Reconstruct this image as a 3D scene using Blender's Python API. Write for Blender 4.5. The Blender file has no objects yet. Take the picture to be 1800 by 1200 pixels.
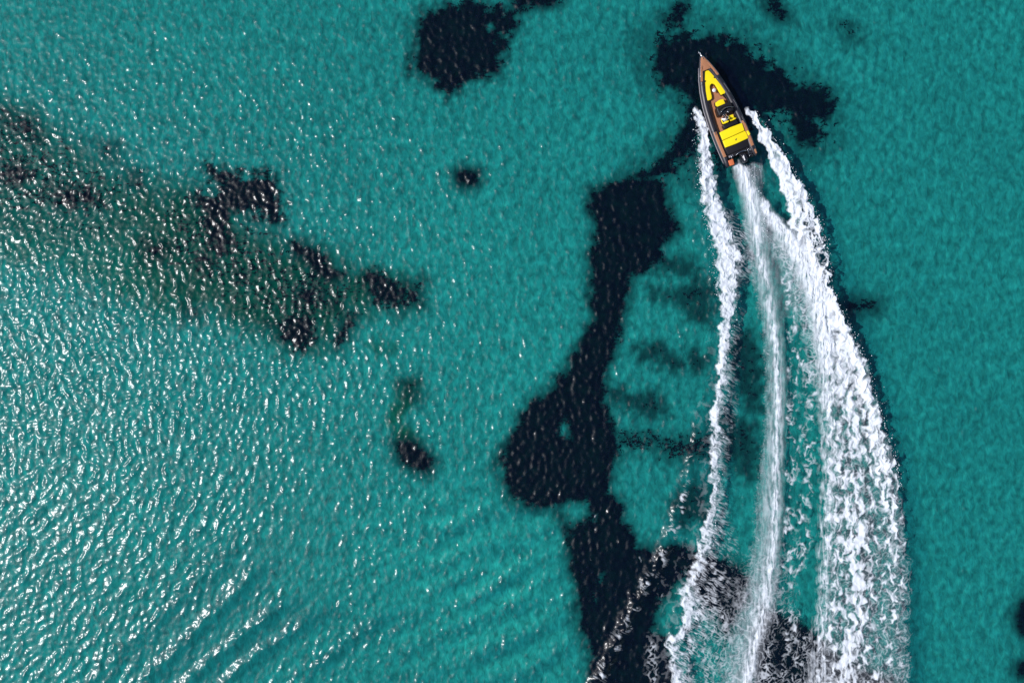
import bpy, bmesh, math, random
import numpy as np
from mathutils import Vector, Matrix

random.seed(7)
C = bpy.context.scene.collection
R = math.radians
S = 0.05                                  # metres per photograph pixel on the water surface
CAM_H = 69.0
BED = -1.5                                # apparent depth of the seabed
W2 = 900 * S

# ------------------------------------------------------------------ camera, sky, sun, exposure
sc = bpy.context.scene
cam = bpy.data.cameras.new('camera')
cam_o = bpy.data.objects.new('camera', cam)
C.objects.link(cam_o)
cam_o.location = (0, 0, CAM_H)
cam_o.rotation_euler = (0, 0, 0)
cam.sensor_width = 36
cam.lens = 18 * CAM_H / W2
cam.clip_end = 9000
sc.camera = cam_o

SUN_ZEN = R(44)
SUN_DIR = Vector((-1, -0.13, 0)).normalized() * math.sin(SUN_ZEN) + Vector((0, 0, math.cos(SUN_ZEN)))
world = bpy.data.worlds.new('World')
sc.world = world
world.use_nodes = True
wn = world.node_tree
sky = wn.nodes.new('ShaderNodeTexSky')
sky.sky_type = 'NISHITA'
sky.sun_disc = False
sky.sun_elevation = R(90) - SUN_ZEN
sky.sun_rotation = math.atan2(SUN_DIR.x, SUN_DIR.y)
bg = wn.nodes['Background']
bg.inputs['Strength'].default_value = 0.095
wn.links.new(sky.outputs[0], bg.inputs['Color'])

sun = bpy.data.lights.new('sun', 'SUN')
sun.energy = 4.3
sun.angle = R(0.6)
sun.color = (1.0, 0.965, 0.96)
sun_o = bpy.data.objects.new('sun', sun)
C.objects.link(sun_o)
sun_o.location = SUN_DIR * 100
sun_o.rotation_euler = SUN_DIR.to_track_quat('Z', 'Y').to_euler()

sc.view_settings.view_transform = 'Standard'
sc.view_settings.look = 'None'
sc.view_settings.exposure = 0
sc.view_settings.gamma = 1
sc.view_settings.use_curve_mapping = False


# ------------------------------------------------------------------ helpers
def tag(o, label=None, cat=None, group=None, kind=None):
    if label: o['label'] = label
    if cat: o['category'] = cat
    if group: o['group'] = group
    if kind: o['kind'] = kind
    return o


def px(x, y):
    """photograph pixel -> metres on the water plane"""
    return ((x - 900) * S, (600 - y) * S)


KB = (CAM_H - BED) / CAM_H


def pxb(x, y):
    """photograph pixel -> metres on the seabed"""
    a, b = px(x, y)
    return (a * KB, b * KB)


def np_mesh(name, verts, quads, mat=None, smooth=True, attrs=None, tris=None):
    me = bpy.data.meshes.new(name)
    nv = len(verts)
    loops = [np.asarray(quads, np.int32).ravel()] if quads is not None and len(quads) else []
    nq = len(quads) if quads is not None else 0
    nt = len(tris) if tris is not None else 0
    if nt: loops.append(np.asarray(tris, np.int32).ravel())
    lv = np.concatenate(loops)
    me.vertices.add(nv)
    me.vertices.foreach_set('co', np.asarray(verts, np.float32).ravel())
    me.loops.add(len(lv))
    me.loops.foreach_set('vertex_index', lv)
    me.polygons.add(nq + nt)
    st = np.concatenate([np.arange(nq) * 4, nq * 4 + np.arange(nt) * 3]).astype(np.int32)
    me.polygons.foreach_set('loop_start', st)
    me.polygons.foreach_set('use_smooth', np.full(nq + nt, smooth, dtype=bool))
    if attrs:
        for k, v in attrs.items():
            a = me.attributes.new(k, 'FLOAT', 'POINT')
            a.data.foreach_set('value', np.asarray(v, np.float32).ravel())
    me.update(calc_edges=True)
    me.validate()
    if mat: me.materials.append(mat)
    o = bpy.data.objects.new(name, me)
    C.objects.link(o)
    return o


def grid_quads(nx, ny):
    i = np.arange((nx - 1) * (ny - 1))
    r, c = i // (nx - 1), i % (nx - 1)
    a = r * nx + c
    return np.stack([a, a + 1, a + nx + 1, a + nx], 1)


# --- numpy noise
def _hash(ix, iy, seed):
    h = (ix.astype(np.int64) * 374761393 + iy.astype(np.int64) * 668265263 + seed * 1442695041) & 0xffffffff
    h = ((h ^ (h >> 13)) * 1274126177) & 0xffffffff
    h = ((h ^ (h >> 16)) * 2246822519) & 0xffffffff
    return (h ^ (h >> 15)) & 0xffffffff


def white(shape, seed):
    return np.random.RandomState(seed).rand(*shape)


def perlin(x, y, seed=0):
    ix, iy = np.floor(x).astype(np.int64), np.floor(y).astype(np.int64)
    fx, fy = x - ix, y - iy
    u, v = fx * fx * fx * (fx * (fx * 6 - 15) + 10), fy * fy * fy * (fy * (fy * 6 - 15) + 10)

    def g(dx, dy):
        a = _hash(ix + dx, iy + dy, seed) * (2 * np.pi / 4294967296.0)
        return np.cos(a) * (fx - dx) + np.sin(a) * (fy - dy)
    n0 = g(0, 0) * (1 - u) + g(1, 0) * u
    n1 = g(0, 1) * (1 - u) + g(1, 1) * u
    return (n0 * (1 - v) + n1 * v) * 1.5


def fbm(x, y, seed=0, octv=4, lac=2.03, gain=.5):
    s, a, t = 0, 1.0, 0
    for k in range(octv):
        s = s + a * perlin(x + 17.3 * k, y - 9.1 * k, seed + k)
        t += a
        x, y, a = x * lac, y * lac, a * gain
    return s / t


def ridged(x, y, seed=0, octv=3, gain=.55):
    s, a, t = 0, 1.0, 0
    for k in range(octv):
        s = s + a * (1 - np.abs(perlin(x + 13.7 * k, y + 5.3 * k, seed + k)) * 1.6)
        t += a
        x, y, a = x * 2.1, y * 2.1, a * gain
    return s / t


def worley(x, y, seed=0):
    ix, iy = np.floor(x).astype(np.int64), np.floor(y).astype(np.int64)
    f1 = np.full(x.shape, 9.0); f2 = np.full(x.shape, 9.0)
    for dx in (-1, 0, 1):
        for dy in (-1, 0, 1):
            cx, cy = ix + dx, iy + dy
            qx = cx + _hash(cx, cy, seed) / 4294967296.0
            qy = cy + _hash(cx, cy, seed + 77) / 4294967296.0
            d = np.hypot(x - qx, y - qy)
            f2 = np.minimum(f2, np.maximum(f1, d))
            f1 = np.minimum(f1, d)
    return f1, f2


def sstep(a, b, x):
    t = np.clip((x - a) / (b - a), 0, 1)
    return t * t * (3 - 2 * t)


def poly_sd(X, Y, poly):
    """signed distance, positive inside"""
    P = np.asarray(poly, float)
    Q = np.roll(P, -1, 0)
    d = np.full(X.shape, 1e9)
    ins = np.zeros(X.shape, bool)
    for (ax, ay), (bx, by) in zip(P, Q):
        ex, ey = bx - ax, by - ay
        t = np.clip(((X - ax) * ex + (Y - ay) * ey) / (ex * ex + ey * ey + 1e-9), 0, 1)
        d = np.minimum(d, np.hypot(X - ax - t * ex, Y - ay - t * ey))
        if ay != by:
            c = ((ay > Y) != (by > Y)) & (X < ex * (Y - ay) / (by - ay) + ax)
            ins ^= c
    return np.where(ins, d, -d)


def line_dist(X, Y, pts):
    """distance to a polyline and the parameter 0..1 along it"""
    P = np.asarray(pts, float)
    L = np.concatenate([[0], np.cumsum(np.hypot(*np.diff(P, axis=0).T))])
    d = np.full(X.shape, 1e9); s = np.zeros(X.shape)
    for k in range(len(P) - 1):
        (ax, ay), (bx, by) = P[k], P[k + 1]
        ex, ey = bx - ax, by - ay
        t = np.clip(((X - ax) * ex + (Y - ay) * ey) / (ex * ex + ey * ey), 0, 1)
        q = np.hypot(X - ax - t * ex, Y - ay - t * ey)
        m = q < d
        d = np.where(m, q, d)
        s = np.where(m, (L[k] + t * (L[k + 1] - L[k])) / L[-1], s)
    return d, s


# --- materials
def new_mat(name):
    m = bpy.data.materials.new(name)
    m.use_nodes = True
    nt = m.node_tree
    for n in list(nt.nodes):
        nt.nodes.remove(n)
    out = nt.nodes.new('ShaderNodeOutputMaterial')

    def N(t, **kw):
        n = nt.nodes.new(t)
        for k, v in kw.items():
            if k in n.inputs.keys():
                n.inputs[k].default_value = v
            else:
                setattr(n, k, v)
        return n
    return m, N, nt.links.new, out


def simple_mat(name, col, rough=.5, spec=.5, metal=0.0, var=.12, scale=9.0, bump=.0):
    m, N, L, out = new_mat(name)
    p = N('ShaderNodeBsdfPrincipled')
    p.inputs['Roughness'].default_value = rough
    p.inputs['Metallic'].default_value = metal
    p.inputs['Specular IOR Level'].default_value = spec
    tc = N('ShaderNodeTexCoord')
    nz = N('ShaderNodeTexNoise', Scale=scale, Detail=5.0)
    L(tc.outputs['Object'], nz.inputs['Vector'])
    mx = N('ShaderNodeMix', data_type='RGBA')
    mx.inputs[6].default_value = (*[c * (1 - var) for c in col], 1)
    mx.inputs[7].default_value = (*[min(1, c * (1 + var)) for c in col], 1)
    L(nz.outputs['Fac'], mx.inputs[0])
    L(mx.outputs[2], p.inputs['Base Color'])
    if bump:
        b = N('ShaderNodeBump', Strength=bump, Distance=.01)
        nz2 = N('ShaderNodeTexNoise', Scale=scale * 8, Detail=3.0)
        L(tc.outputs['Object'], nz2.inputs['Vector'])
        L(nz2.outputs['Fac'], b.inputs['Height'])
        L(b.outputs[0], p.inputs['Normal'])
    L(p.outputs[0], out.inputs[0])
    return m


# water: clear and green-blue in transmission, mirror by Fresnel on top
def mat_water():
    m, N, L, out = new_mat('sea_water')
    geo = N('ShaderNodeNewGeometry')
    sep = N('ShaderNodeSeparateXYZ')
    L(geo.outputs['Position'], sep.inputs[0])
    # absorption by wave height, exaggerated to paint the waves' ripple light into the tint
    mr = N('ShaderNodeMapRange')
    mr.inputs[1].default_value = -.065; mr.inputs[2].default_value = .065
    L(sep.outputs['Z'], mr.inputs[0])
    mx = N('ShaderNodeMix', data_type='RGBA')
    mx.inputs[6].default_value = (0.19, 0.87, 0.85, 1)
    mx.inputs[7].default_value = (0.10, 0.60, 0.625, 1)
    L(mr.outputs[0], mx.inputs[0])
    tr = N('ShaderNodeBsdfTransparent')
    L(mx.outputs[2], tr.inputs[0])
    nz = N('ShaderNodeTexNoise', Scale=3.2, Detail=2.5, Roughness=.5)
    L(geo.outputs['Position'], nz.inputs['Vector'])
    bp = N('ShaderNodeBump', Strength=.6, Distance=.045)
    L(nz.outputs['Fac'], bp.inputs['Height'])
    gl = N('ShaderNodeBsdfGlossy', Roughness=.215, distribution='BECKMANN')
    L(bp.outputs[0], gl.inputs['Normal'])
    gl2 = N('ShaderNodeBsdfGlossy', Roughness=.42, distribution='BECKMANN')        # ripples too small to see one by one
    L(bp.outputs[0], gl2.inputs['Normal'])
    mg = N('ShaderNodeMixShader', Fac=.48)
    L(gl.outputs[0], mg.inputs[1]); L(gl2.outputs[0], mg.inputs[2])
    fr = N('ShaderNodeFresnel')
    io = N('ShaderNodeMapRange')                          # the node inverts the index under the surface; light passes straight here, so undo it
    io.inputs[3].default_value = 1.33; io.inputs[4].default_value = 1 / 1.33
    L(geo.outputs['Backfacing'], io.inputs[0]); L(io.outputs[0], fr.inputs['IOR'])
    L(bp.outputs[0], fr.inputs['Normal'])
    df = N('ShaderNodeBsdfDiffuse')                      # light scattered back by the water itself
    df.inputs['Color'].default_value = (.006, .018, .07, 1)
    m1 = N('ShaderNodeMixShader', Fac=.12)
    L(tr.outputs[0], m1.inputs[1]); L(df.outputs[0], m1.inputs[2])
    m2 = N('ShaderNodeMixShader')
    L(fr.outputs[0], m2.inputs[0]); L(m1.outputs[0], m2.inputs[1]); L(mg.outputs[0], m2.inputs[2])
    L(m2.outputs[0], out.inputs[0])
    return m


def mat_seabed():
    m, N, L, out = new_mat('sandy_seabed')
    geo = N('ShaderNodeNewGeometry')
    at = N('ShaderNodeAttribute', attribute_name='algae')
    n1 = N('ShaderNodeTexNoise', Scale=1.35, Detail=5.0, Roughness=.58, Distortion=.4)
    n2 = N('ShaderNodeAttribute', attribute_name='pale')
    mp = N('ShaderNodeMapping')
    mp.inputs['Scale'].default_value = (1.25, .8, 1)
    L(geo.outputs['Position'], mp.inputs['Vector'])
    L(mp.outputs[0], n1.inputs['Vector'])
    c1 = N('ShaderNodeValToRGB')
    c1.color_ramp.elements[0].position = .30; c1.color_ramp.elements[0].color = (.285, .275, .24, 1)
    c1.color_ramp.elements[1].position = .70; c1.color_ramp.elements[1].color = (.68, .655, .575, 1)
    L(n1.outputs['Fac'], c1.inputs[0])
    c2 = N('ShaderNodeValToRGB')
    c2.color_ramp.elements[0].position = 0; c2.color_ramp.elements[0].color = (.76, .74, .76, 1)
    c2.color_ramp.elements[1].position = 1; c2.color_ramp.elements[1].color = (1, 1, 1, 1)
    L(n2.outputs['Fac'], c2.inputs[0])
    mu = N('ShaderNodeMix', data_type='RGBA', blend_type='MULTIPLY')
    mu.inputs[0].default_value = 1
    L(c1.outputs[0], mu.inputs[6]); L(c2.outputs[0], mu.inputs[7])
    ma = N('ShaderNodeMix', data_type='RGBA')
    ma.inputs[7].default_value = (.04, .15, .085, 1)
    L(at.outputs['Fac'], ma.inputs[0]); L(mu.outputs[2], ma.inputs[6])
    at2 = N('ShaderNodeAttribute', attribute_name='litter')
    ml = N('ShaderNodeMix', data_type='RGBA')
    ml.inputs[7].default_value = (.012, .011, .008, 1)
    L(at2.outputs['Fac'], ml.inputs[0]); L(ma.outputs[2], ml.inputs[6])
    ma = ml
    bp = N('ShaderNodeBump', Strength=.8, Distance=.2)
    L(n1.outputs['Fac'], bp.inputs['Height'])
    p = N('ShaderNodeBsdfDiffuse')
    L(ma.outputs[2], p.inputs['Color']); L(bp.outputs[0], p.inputs['Normal'])
    L(p.outputs[0], out.inputs[0])
    return m


def mat_seagrass():
    m, N, L, out = new_mat('seagrass_leaf')
    geo = N('ShaderNodeNewGeometry')
    nz = N('ShaderNodeTexNoise', Scale=1.2, Detail=6.0)
    L(geo.outputs['Position'], nz.inputs['Vector'])
    c = N('ShaderNodeValToRGB')
    c.color_ramp.elements[0].position = .35; c.color_ramp.elements[0].color = (.007, .005, .004, 1)
    c.color_ramp.elements[1].position = .75; c.color_ramp.elements[1].color = (.022, .018, .011, 1)
    L(nz.outputs['Fac'], c.inputs[0])
    p = N('ShaderNodeBsdfDiffuse')
    L(c.outputs[0], p.inputs['Color'])
    L(p.outputs[0], out.inputs[0])
    return m


def mat_foam():
    m, N, L, out = new_mat('white_foam')
    at = N('ShaderNodeAttribute', attribute_name='cover')
    df = N('ShaderNodeBsdfDiffuse')
    df.inputs['Color'].default_value = (.70, .745, .80, 1)
    tr = N('ShaderNodeBsdfTransparent')
    mx = N('ShaderNodeMixShader')
    L(at.outputs['Fac'], mx.inputs[0]); L(tr.outputs[0], mx.inputs[1]); L(df.outputs[0], mx.inputs[2])
    L(mx.outputs[0], out.inputs[0])
    return m


def mat_teak():
    m, N, L, out = new_mat('teak_decking')
    tc = N('ShaderNodeTexCoord')
    wv = N('ShaderNodeTexWave', wave_type='BANDS', bands_direction='X', Scale=3.4, Distortion=0.0)
    L(tc.outputs['Object'], wv.inputs['Vector'])
    cr = N('ShaderNodeValToRGB')
    cr.color_ramp.elements[0].position = .02; cr.color_ramp.elements[0].color = (.10, .045, .02, 1)
    cr.color_ramp.elements[1].position = .12; cr.color_ramp.elements[1].color = (.62, .27, .13, 1)
    L(wv.outputs['Fac'], cr.inputs[0])
    mp = N('ShaderNodeMapping')
    mp.inputs['Scale'].default_value = (30, 2, 30)
    L(tc.outputs['Object'], mp.inputs['Vector'])
    nz = N('ShaderNodeTexNoise', Scale=2.0, Detail=5.0)
    L(mp.outputs[0], nz.inputs['Vector'])
    mx = N('ShaderNodeMix', data_type='RGBA', blend_type='MULTIPLY')
    mx.inputs[0].default_value = .5
    L(cr.outputs[0], mx.inputs[6]); L(nz.outputs['Color'], mx.inputs[7])
    p = N('ShaderNodeBsdfPrincipled', Roughness=.6)
    L(mx.outputs[2], p.inputs['Base Color'])
    L(p.outputs[0], out.inputs[0])
    return m


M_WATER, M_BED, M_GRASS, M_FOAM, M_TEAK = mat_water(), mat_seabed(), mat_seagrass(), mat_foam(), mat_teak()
M_TUBE = simple_mat('charcoal_tube_fabric', (.022, .021, .029), .42, .5, var=.15, scale=4, bump=.15)
M_BLACK = simple_mat('black_moulding', (.012, .011, .014), .45, .4)
M_DARK = simple_mat('dark_grey_liner', (.03, .028, .032), .55, .4)
M_YEL = simple_mat('yellow_vinyl', (.92, .72, .008), .5, .35, var=.05, scale=3, bump=.12)
M_WHITE = simple_mat('white_gelcoat', (.78, .77, .76), .35, .5, var=.04)
M_STEEL = simple_mat('stainless_steel', (.62, .62, .64), .22, .5, metal=1.0, var=.04)
M_RUB = simple_mat('grey_rubber', (.20, .19, .21), .5, .5)
M_ORANGE = simple_mat('orange_teak_pad', (.60, .16, .06), .55, .4, var=.15)
M_SCREEN = simple_mat('smoked_acrylic', (.02, .02, .025), .08, .8)
M_SKIN = simple_mat('skin', (.42, .22, .14), .55, .4, var=.06)
M_SHIRT = simple_mat('white_shirt_cotton', (.82, .82, .86), .85, .2, var=.04, scale=20, bump=.3)
M_SHORT = simple_mat('navy_shorts_cotton', (.03, .04, .08), .85, .2)
M_HAIR = simple_mat('dark_hair', (.02, .014, .01), .5, .4, scale=40)

# ------------------------------------------------------------------ sea surface
GX, GY, GD = 53.0, 38.0, 0.1
nx, ny = int(2 * GX / GD) + 1, int(2 * GY / GD) + 1
xs, ys = np.linspace(-GX, GX, nx), np.linspace(-GY, GY, ny)
XX, YY = np.meshgrid(xs, ys)


def sea_field(seed, lam_lo, lam_hi, theta, spread, power=2.0, iso=.15):
    """random sea: short-crested waves between two wavelengths about one direction, unit slope"""
    rs = np.random.RandomState(seed)
    kx = np.fft.fftfreq(nx, GD) * 2 * np.pi
    ky = np.fft.fftfreq(ny, GD) * 2 * np.pi
    KX, KY = np.meshgrid(kx, ky)
    K = np.hypot(KX, KY); K[0, 0] = 1
    a = np.abs(np.cos(np.arctan2(KY, KX) - theta)) ** spread + iso
    k0, k1 = 2 * np.pi / lam_hi, 2 * np.pi / lam_lo
    band = (1 / (1 + np.exp(-(K - k0) / (k0 * .12)))) * (1 / (1 + np.exp((K - k1) / (k1 * .10))))
    amp = a * band * K ** (-power)
    H = np.fft.ifft2(np.fft.fft2(rs.randn(ny, nx)) * amp).real
    sx = np.gradient(H, GD, axis=1)
    return H / np.sqrt((sx ** 2).mean())


PXX, PYY = XX / S + 900, 600 - YY / S         # photograph coordinates of the grid, for placing the sea state
A = sea_field(3, .42, 1.5, R(-4), 1.6, 1.7, .4)
B = sea_field(5, .44, 1.8, R(-30), 2.6, 1.8, .25)
E_ = sea_field(6, 1.5, 3.4, R(-68), 4.0, 2.0, .12)
D = sea_field(9, .38, .9, 0, 0.0, 1.6, 1.0)
lowleft = sstep(620, 980, PYY) * sstep(900, 300, PXX)
rms = .13
Z = rms * (A * np.sqrt(1 - lowleft) + B * np.sqrt(lowleft)) + (.072 + .036 * (1 - lowleft)) * D
calm = 1 - .35 * sstep(250, 0, PYY) * sstep(1000, 300, PXX)
gust = 1 + .22 * fbm(XX / 7, YY / 7, 41, 3)
calm *= 1 - .42 * sstep(60, -10, np.abs((PXX - 450) * .68 + (PYY - 1080) * .73) - 70) * sstep(230, 300, PXX) * sstep(640, 560, PXX)
calm *= 1 - .18 * sstep(420, 1000, PXX)
Z *= calm * gust
Z += .042 * E_ * sstep(560, 760, PXX) * sstep(1080, 900, PXX) * sstep(820, 930, PYY)
# old wake waves running through the lower left, and the outermost wave of this wake
RIDGES = [([(470, 975), (405, 1050), (300, 1150), (220, 1230)], .20, .40),
          ([(515, 1048), (455, 1095), (365, 1165), (290, 1230)], .22, .38),
          ([(570, 1070), (520, 1105), (450, 1150), (380, 1215)], .19, .38),
          ([(430, 940), (340, 1030), (250, 1110), (150, 1210)], .10, .40),
          ([(690, 1075), (610, 1130), (520, 1200)], .14, .38),
          ([(1238, 690), (1226, 770), (1205, 860), (1165, 970), (1110, 1072), (1050, 1190), (1030, 1240)], .38, .40)]
for pts, a, w in RIDGES:
    d, s = line_dist(XX, YY, [px(*p) for p in pts])
    wob = .72 + .8 * fbm(XX / 1.3, YY / 1.3, 61, 3)
    Z += 1.18 * a * np.exp(-(d / w) ** 2 / 2) * np.clip(wob, 0, 2) * sstep(0, .22, s) * sstep(1.0, .9, s)
# humps pushed up by the bow waves
for pts, a, w in [([(1340, 250), (1400, 340), (1445, 460), (1500, 600), (1550, 750), (1580, 900), (1592, 1050), (1595, 1230)], .28, .7),
                  ([(1226, 230), (1240, 400), (1272, 600), (1258, 760), (1240, 950), (1190, 1120), (1175, 1230)], .2, .5)]:
    d, s = line_dist(XX, YY, [px(*p) for p in pts])
    Z += a * np.exp(-(d / w) ** 2 / 2) * sstep(0, .06, s) * (1 - .5 * s)
edge = np.minimum.reduce([GX - np.abs(XX), GY - np.abs(YY)])
Z *= sstep(0, 3, edge)

FAR = 4000.0
V = np.stack([XX.ravel(), YY.ravel(), Z.ravel()], 1)
Q = grid_quads(nx, ny)


def with_skirt(V, Q, nx, ny, gx, gy, z):
    """carry a grid on to the horizon with a coarse ring"""
    n = len(V)
    ring = np.array([(-FAR, -FAR, z), (FAR, -FAR, z), (FAR, FAR, z), (-FAR, FAR, z)])
    bl, br, tr_, tl = 0, nx - 1, nx * ny - 1, nx * (ny - 1)
    q = [(n, n + 1, br, bl), (n + 1, n + 2, tr_, br), (n + 2, n + 3, tl, tr_), (n + 3, n, bl, tl)]
    return np.concatenate([V, ring]), np.concatenate([Q, np.array(q)])


V, Q = with_skirt(V, Q, nx, ny, GX, GY, 0)
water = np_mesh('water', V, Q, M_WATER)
tag(water, 'clear turquoise sea surface rippled by wind and glittering in the sun', kind='structure')


def water_z(x, y):
    fx = np.clip((x + GX) / GD, 0, nx - 1.001); fy = np.clip((y + GY) / GD, 0, ny - 1.001)
    ix, iy = fx.astype(int), fy.astype(int)
    u, v = fx - ix, fy - iy
    return ((Z[iy, ix] * (1 - u) + Z[iy, ix + 1] * u) * (1 - v) + (Z[iy + 1, ix] * (1 - u) + Z[iy + 1, ix + 1] * u) * v)


# ------------------------------------------------------------------ seabed
BD = .2
bnx, bny = int(2 * 56 / BD) + 1, int(2 * 41 / BD) + 1
bx, by = np.meshgrid(np.linspace(-56, 56, bnx), np.linspace(-41, 41, bny))
bz = BED + .10 * fbm(bx / 5, by / 5, 3, 3)
bz = BED + (bz - BED) * sstep(0, 3, np.minimum(56 - np.abs(bx), 41 - np.abs(by))) - .05
ALGAE = [[(-80, 120), (0, 160), (100, 215), (160, 260), (250, 305), (340, 315), (400, 345), (480, 400), (560, 430), (660, 460), (750, 490),
          (748, 550), (690, 552), (640, 560), (605, 605), (560, 628), (500, 625), (440, 600), (360, 570), (250, 570), (150, 520), (0, 480), (-80, 470)],
         [(640, 598), (665, 592), (698, 605), (695, 632), (660, 638), (640, 620)],
         [(700, 665), (740, 668), (735, 705), (715, 740), (755, 775), (740, 790), (705, 780), (680, 745), (682, 720)]]
al = np.zeros(bx.shape)
for k, p in enumerate(ALGAE):
    sd = poly_sd(bx, by, [pxb(*q) for q in p])
    v = sstep(-1.4 if k == 0 else -.5, 2.8 if k == 0 else 1.0, sd + 1.6 * fbm(bx / 3, by / 3, 90 + k, 4) * (1 if k == 0 else .6))
    al = np.maximum(al, v * (.74 + .80 * fbm(bx / 1.8, by / 1.8, 71, 5, gain=.6) + .30 * sstep(0, 4, sd)) * (1 if k == 0 else 1.1))
al = np.clip(al, 0, .95) * (1 - .3 * sstep(320, 120, bx / KB / S + 900))
bpx, bpy_ = bx / KB / S + 900, 600 - by / KB / S
pale = np.maximum(np.exp(-(((bpx - 830) / 230) ** 2 + ((bpy_ - 1010) / 190) ** 2)), .75 * np.exp(-(((bpx - 880) / 260) ** 2 + ((bpy_ - 560) / 260) ** 2)))
pale = np.clip(.35 + .65 * pale + .35 * fbm(bx / 11, by / 11, 77, 3), 0, 1)
LITTER = np.zeros(bx.shape)                     # dead leaves lying on the sand in and round the seagrass

# ------------------------------------------------------------------ seagrass patches
GC = .1


def seagrass(name, label, cat, polys, soft, dens, amp, seed, holes=(), kind=None, group=None, clump=.34, warp=1.2, litter=1.0):
    soft = soft * 2.1 + .15
    P = [[pxb(*q) for q in p] for p in polys]
    allp = np.array([q for p in P for q in p])
    pad = 1.6
    x0, y0 = allp.min(0) - pad; x1, y1 = allp.max(0) + pad
    gx, gy = np.arange(x0, x1, GC), np.arange(y0, y1, GC)
    X, Y = np.meshgrid(gx, gy)
    sd = np.full(X.shape, -1e9)
    for p in P:
        sd = np.maximum(sd, poly_sd(X, Y, p))
    for h in holes:
        sd = np.minimum(sd, -.12 - poly_sd(X, Y, [pxb(*q) for q in h]) + .35 * fbm(X / .5, Y / .5, seed + 9, 3))
    global LITTER
    sub = (bx > x0 - 2) & (bx < x1 + 2) & (by > y0 - 2) & (by < y1 + 2)
    lx, ly = bx[sub], by[sub]
    ls = np.full(lx.shape, -1e9)
    for p in P:
        ls = np.maximum(ls, poly_sd(lx, ly, p))
    for h in holes:
        ls = np.minimum(ls, -.2 - poly_sd(lx, ly, [pxb(*q) for q in h]))
    LITTER[sub] = np.maximum(LITTER[sub], min(1, dens * 1.05) * litter * sstep(-1.5, .35, ls + .8 * amp * fbm(lx / warp, ly / warp, seed, 4, gain=.55)))
    f = sd - .22 + amp * fbm(X / warp, Y / warp, seed, 5, gain=.6)
    dd = dens * sstep(-soft, soft, f)
    thr = clump * (.5 + .62 * fbm(X / .55, Y / .55, seed + 5, 4, gain=.65)) + (1 - clump) * white(X.shape, seed)
    inc = (dd > np.clip(thr, .02, .98))[:-1, :-1]
    if not inc.any(): return None
    r, c = np.nonzero(inc)
    n = len(gx)
    quads = np.stack([r * n + c, r * n + c + 1, (r + 1) * n + c + 1, (r + 1) * n + c], 1)
    cnt = np.zeros(X.size)
    np.add.at(cnt, quads.ravel(), 1)
    jit = np.random.RandomState(seed + 1)
    zz = BED + .05 + (.03 + .16 * np.clip(.5 + fbm(X / .8, Y / .8, seed + 2, 4), 0, 1)).ravel() * (cnt >= 4) - .06 * (cnt < 4)
    vx = X.ravel() + jit.uniform(-.035, .035, X.size); vy = Y.ravel() + jit.uniform(-.035, .035, X.size)
    used = np.nonzero(cnt)[0]
    remap = np.full(X.size, -1); remap[used] = np.arange(len(used))
    verts = [np.stack([vx[used], vy[used], zz[used]], 1)]
    qs = [remap[quads]]
    # blades: bent ribbons standing in the mat and leaning over its edge
    nb = min(int(len(r) * .9), 26000)
    pick = jit.randint(0, len(r), nb)
    bx_ = gx[c[pick]] + jit.rand(nb) * GC; by_ = gy[r[pick]] + jit.rand(nb) * GC
    ang = jit.rand(nb) * 2 * np.pi; ln = jit.uniform(.12, .30, nb); wd = jit.uniform(.02, .045, nb)
    dx, dy = np.cos(ang), np.sin(ang)
    bl = []
    for t, h in ((0, .03), (.55, .15), (1.0, .11)):
        for sg in (-1, 1):
            bl.append(np.stack([bx_ + dx * ln * t - dy * wd * sg * (1.1 - .6 * t), by_ + dy * ln * t + dx * wd * sg * (1.1 - .6 * t),
                                BED + .05 + h * jit.uniform(.8, 1.2, nb)], 1))
    base = len(used)
    verts.append(np.stack(bl, 1).reshape(-1, 3))
    i0 = base + np.arange(nb) * 6
    qs += [np.stack([i0, i0 + 1, i0 + 3, i0 + 2], 1), np.stack([i0 + 2, i0 + 3, i0 + 5, i0 + 4], 1)]
    o = np_mesh(name, np.concatenate(verts), np.concatenate(qs), M_GRASS, smooth=True)
    return tag(o, label, cat, group, kind)


PG = 'dark seagrass patches on the sandy seabed'
MAIN = [(1038, 342), (1055, 338), (1110, 315), (1160, 318), (1168, 340), (1172, 360), (1180, 385), (1188, 405), (1165, 420), (1155, 440), (1165, 455),
        (1140, 465), (1112, 478), (1105, 500), (1098, 530), (1090, 560), (1085, 590), (1075, 615), (1065, 635), (1058, 660), (1060, 700), (1068, 740),
        (1078, 770), (1080, 800), (1070, 830), (1065, 860), (1085, 885), (1090, 905), (1100, 930), (1118, 960), (1150, 970), (1205, 965), (1240, 985),
        (1295, 1000), (1310, 1030), (1292, 1080), (1275, 1112), (1255, 1065), (1225, 1045), (1205, 1000), (1190, 1015), (1175, 1040), (1155, 1050),
        (1148, 1090), (1140, 1115), (1165, 1120), (1172, 1150), (1180, 1200), (1185, 1270), (1030, 1270), (1040, 1190), (1045, 1150),
        (1025, 1110), (1020, 1070), (1018, 1030), (1005, 985), (1000, 940), (985, 900), (965, 890), (920, 880), (895, 870), (890, 835), (880, 805),
        (895, 780), (910, 750), (935, 710), (965, 690), (995, 660), (1015, 620), (1035, 580), (1048, 555), (1040, 520), (1045, 490), (1038, 455),
        (1050, 420), (1048, 385), (1040, 370)]
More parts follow.
